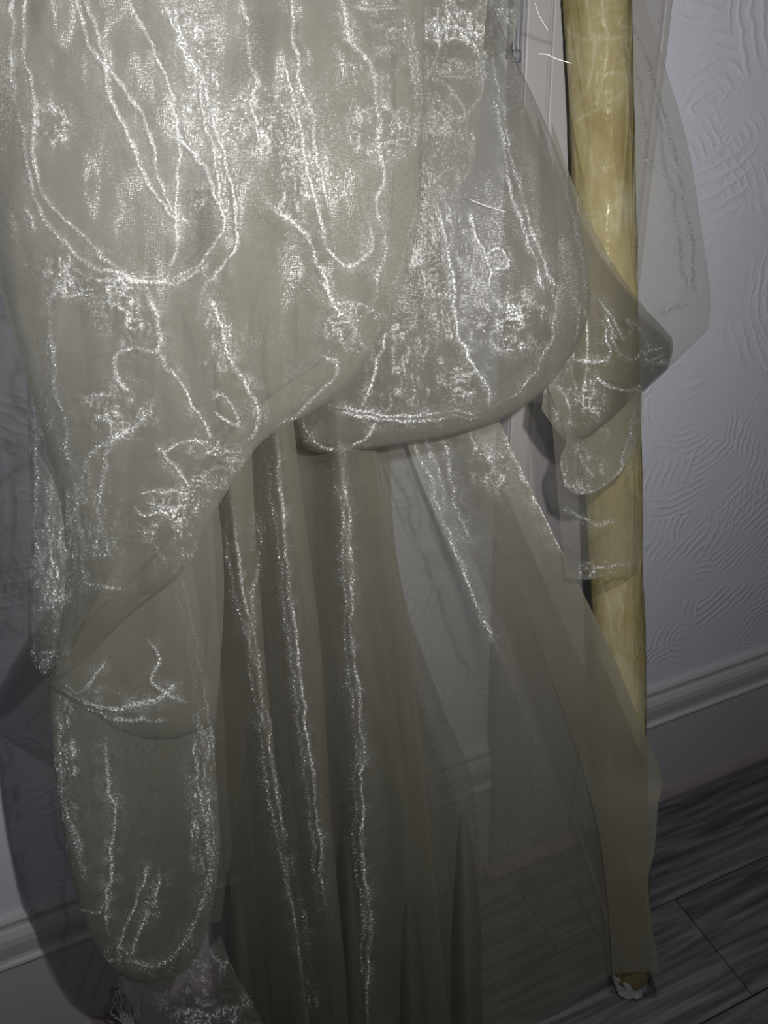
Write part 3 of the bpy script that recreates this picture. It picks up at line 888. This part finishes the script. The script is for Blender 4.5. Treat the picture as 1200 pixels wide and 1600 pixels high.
# ---- front swag
fs_l = [(-100, -70), (-60, 200), (-6, 430), (34, 568), (70, 690), (98, 800), (99, 930), (78, 1066)]
fs_b = [(78, 1066), (115, 1048), (200, 965), (290, 890), (330, 810), (400, 700), (450, 664), (540, 606), (605, 515)]
fs_r = [(664, -70), (662, 100), (658, 300), (644, 400), (605, 515)]
yl = [-.235, -.225, -.215, -.21, -.205, -.20, -.20, -.195]
yb = [-.195, -.20, -.215, -.225, -.23, -.235, -.235, -.235, -.235]
g = coons(d3([(-100, -70), (120, -70), (330, -70), (520, -70), (664, -70)], -.235), d3(fs_r, -.235), [(*p, q) for p, q in zip(fs_b, yb)], [(*p, q) for p, q in zip(fs_l, yl)], 330, 480)
cr = [
    ([(22, -30), (17, 80), (28, 170), (42, 250), (62, 320), (95, 375), (145, 412), (200, 436), (240, 441)], 2.0, 3.2, 0),
    ([(42, -30), (36, 80), (52, 145), (50, 210), (68, 300), (125, 365), (170, 412), (200, 430)], 2.0, 3.2, 0),
    ([(115, -20), (138, 68), (165, 110), (178, 175), (205, 230), (222, 275), (248, 315), (275, 337), (312, 350)], 2.0, 3.2, 0),
    ([(128, -20), (165, 98), (190, 128), (210, 165), (232, 220), (240, 265), (258, 305), (285, 340)], 2.0, 3.2, 0),
    ([(188, -20), (232, 62), (255, 110), (270, 170), (288, 228), (318, 258), (333, 295), (348, 340), (338, 375), (300, 418), (240, 441)], 2.2, 3.4, 0),
    ([(240, -20), (275, 50), (300, 95), (320, 130), (342, 210), (358, 270), (368, 330), (364, 395), (330, 430), (312, 458)], 2.6, 4.0, 0),
    ([(250, -20), (295, 80), (312, 140), (330, 220), (340, 280), (352, 330)], 2.4, 3.6, 0),
    ([(275, 200), (281, 240), (278, 320), (270, 380), (262, 430)], 1.5, 3.0, 0),
    ([(36, 318), (60, 355)], 1.5, 3.0, 0),
    ([(105, 410), (150, 432), (190, 440), (240, 441), (290, 432), (330, 405)], 2.4, 4.0, 0),
    ([(92, 440), (78, 480), (80, 560), (92, 630), (108, 700), (122, 742)], 2.8, 4.5, 0),
    ([(122, 742), (150, 708), (180, 680), (215, 665), (232, 640)], 2.4, 4.0, 0),
    ([(110, 760), (102, 790), (100, 860), (98, 920)], 2.2, 4.0, 0),
    ([(120, 745), (118, 800), (125, 850)], 1.8, 3.5, 0),
    ([(245, 550), (265, 580), (285, 615), (318, 665), (335, 690)], 2.0, 3.2, 0),
    ([(322, 462), (345, 520), (360, 570), (388, 605), (402, 640), (398, 675), (380, 692)], 2.6, 4.0, 0),
    ([(330, 622), (344, 610), (362, 632), (372, 664), (352, 658), (332, 640)], 1.8, 3.0, 0),
    ([(245, 690), (262, 705), (300, 690), (330, 690)], 2.0, 3.5, 0),
    ([(255, 700), (275, 735), (300, 765)], 2.0, 3.0, 0),
    ([(218, 768), (260, 765), (300, 770)], 1.6, 3.0, 0),
    ([(208, 790), (225, 805), (250, 795), (262, 805)], 1.8, 3.0, 0),
    ([(170, 690), (160, 740), (152, 790), (160, 850), (175, 880)], 1.8, 3.2, 0),
    ([(125, 860), (130, 905), (165, 918), (200, 925)], 1.8, 3.2, 0),
    ([(230, 450), (250, 520), (245, 550), (200, 545), (178, 570), (190, 600), (215, 620)], 2.6, 5.0, 0),
    ([(383, -20), (385, 60), (398, 120), (388, 160), (408, 200)], 2.2, 3.5, 0),
    ([(440, 90), (462, 160), (475, 230), (490, 310), (505, 360), (520, 395), (545, 415), (570, 405), (580, 370), (572, 330)], 2.0, 3.4, 0),
    ([(455, -20), (470, 120), (490, 180), (500, 260), (512, 320)], 1.4, 3.0, 0),
    ([(535, -20), (548, 40), (565, 80), (585, 110), (590, 180), (598, 270), (588, 320), (600, 380), (588, 440), (578, 482)], 2.4, 3.6, 0),
    ([(408, 300), (440, 340), (478, 372), (500, 420), (520, 468), (545, 500), (562, 540), (588, 548)], 2.0, 3.4, 0),
    ([(500, 440), (525, 470), (560, 470), (578, 482)], 2.0, 3.2, 0),
    ([(498, 555), (526, 575), (524, 600), (490, 622), (455, 645), (430, 665)], 1.8, 3.4, 0),
    ([(645, 40), (652, 100), (654, 170), (648, 240)], 2.2, 5.0, 0), ([(638, 60), (646, 120), (645, 200)], 1.6, 5.0, 0),
]
zn = [
    (78, 412, 34, 26, 3.6, 13, 1.1), (150, 445, 60, 22, 2.6, 14, 1.4), (175, 475, 34, 40, 2.8, 16, 1), (212, 520, 30, 40, 2.6, 15, 1), (180, 640, 52, 44, 3.2, 14, 1.2),
    (82, 195, 24, 34, 2.4, 12, 1), (275, 820, 50, 60, 2.0, 15, 1), (330, 730, 60, 36, 1.8, 14, 1), (300, 60, 40, 90, 1.2, 10, .6),
    (400, 190, 50, 50, 1.8, 12, .8), (460, 250, 40, 130, 0.9, 8, .5), (590, 60, 60, 70, 1.6, 12, 1), (600, 200, 50, 50, 1.3, 11, 1), (560, 510, 50, 40, 1.4, 12, 1),
    (320, 165, 30, 60, 1.8, 11, .7), (325, 310, 24, 26, 1.6, 9, 1), (345, 520, 30, 60, 1.0, 12, .7), (120, 830, 60, 90, 1.4, 14, .6),
]
fsw = part('front_swag', g, M_ORG, drape, cr, zn, 71, [fs_l, fs_b, fs_r], 0.045, 130, 0.03, wr=(7.0, 0.55))
hb = [(92, 1052), (200, 958), (284, 884), (324, 806), (394, 696), (446, 658), (534, 601), (596, 515), (638, 400), (652, 300), (656, 100), (658, -70)]
hi_ = [(150, 960), (210, 905), (260, 850), (300, 780), (360, 680), (430, 615), (510, 560), (560, 500), (600, 395), (616, 300), (620, 100), (622, -70)]
g = coons(d3(hi_, -.240), d3([(622, -70), (658, -70)], -.236), [(p[0], p[1], -.198 if i == 0 else -.234) for i, p in enumerate(hb)],
          [(150, 960, -.240), (92, 1052, -.198)], 160, 12)
cloth('turned_hem', g, M_ORG_SHEER, fsw, (), (), 73, wr=(0.5, 0.2))


# ---- loose threads pulled out of the weave
def strand(name, pts, rad, mat, parent, n=30, jit=0.0, seed=0):
    P = spline(pts, n)
    if jit:
        P[:, 0] += jit * vnoise(np.arange(n) * 0.9, np.zeros(n) + 3.3, seed)
        P[:, 1] += jit * vnoise(np.arange(n) * 0.9, np.zeros(n) + 8.3, seed + 1)
    W = at(P[:, 0], P[:, 1], P[:, 2])
    W[:, 2] = np.maximum(W[:, 2], 0.003)
    V, F = [], []
    for i in range(n):
        t = W[min(i + 1, n - 1)] - W[max(i - 1, 0)]
        t /= np.linalg.norm(t) + 1e-12
        a_ = np.cross(t, [0.31, 0.9, 0.2]); a_ /= np.linalg.norm(a_)
        b_ = np.cross(t, a_)
        for k_ in range(5):
            w_ = 2 * math.pi * k_ / 5
            V.append(W[i] + rad * (math.cos(w_) * a_ + math.sin(w_) * b_))
    for i in range(n - 1):
        for k_ in range(5):
            F.append((i * 5 + k_, i * 5 + (k_ + 1) % 5, (i + 1) * 5 + (k_ + 1) % 5, (i + 1) * 5 + k_))
    return rehang(link(name, mesh_from(V, F, True), mat, parent), parent)


strand('loose_thread', [(843, 84, -.225), (855, 85, -.228), (870, 92, -.23), (893, 99, -.235)], 0.00035, M_THREAD, drape)
strand('loose_thread', [(836, 5, -.22), (843, 25, -.222), (856, 47, -.224)], 0.00022, M_THREAD, drape)
strand('loose_thread', [(735, 312, -.28), (760, 322, -.282), (790, 331, -.283)], 0.00022, M_THREAD, drape)
# frayed fringe at the lowest corner
for i in range(14):
    x_ = 190 + random.uniform(-6, 18)
    strand('fringe_thread', [(192 + random.uniform(-4, 8), 1526, -.075), (x_, 1550, -.07), (x_ + random.uniform(-10, 12), 1580, -.066),
                             (203 + random.uniform(-12, 16), 1608, -.063)], 0.0011, M_THREAD, drape, 26, 5.0, i)

# ------------------------------------------------------------------ clear wand hanging before the casing
def mat_clear():
    k = NT('clear_plastic')
    n = k.n('TexNoise', Vector=k.n('TexCoord').outputs[3], Scale=40.0).outputs[0]
    b = k.n('BsdfPrincipled', Base_Color=(0.93, 0.95, 0.97, 1), Roughness=k.math('MULTIPLY', n, 0.12), IOR=1.46)
    b.inputs['Transmission Weight'].default_value = 0.92
    return k.done(b)


M_CLEAR = mat_clear()
wb = at(806, 98, -0.062)
wand = bpy.data.objects.new('blind_wand', None)
wand.location = Vector(wb)
COL.objects.link(wand)
tag(wand, 'clear plastic blind wand hanging in front of the white casing', 'wand')
bm = bmesh.new()
bmesh.ops.create_cone(bm, cap_ends=True, segments=6, radius1=0.0045, radius2=0.0045, depth=0.50)
bmesh.ops.translate(bm, verts=bm.verts, vec=(0, 0, 0.25))
bmesh.ops.bevel(bm, geom=bm.edges[:], offset=0.0005, segments=1, affect='EDGES')
bm_obj('rod', bm, M_CLEAR, wand)
bm = bmesh.new()
bmesh.ops.create_cone(bm, cap_ends=True, segments=16, radius1=0.0058, radius2=0.0052, depth=0.012)
bmesh.ops.translate(bm, verts=bm.verts, vec=(0, 0, 0.006))
bm_obj('end_cap', bm, M_CLEAR, wand, True)
bm = bmesh.new()
box_bm(bm, -0.003, 0.003, -0.004, 0.062 + CY - 0.006, 0.492, 0.498, 0.001)
box_bm(bm, -0.008, 0.008, 0.062 + CY - 0.010, 0.062 + CY - 0.0062, 0.480, 0.510, 0.001)
bm_obj('hook', bm, M_SKIRT, wand)
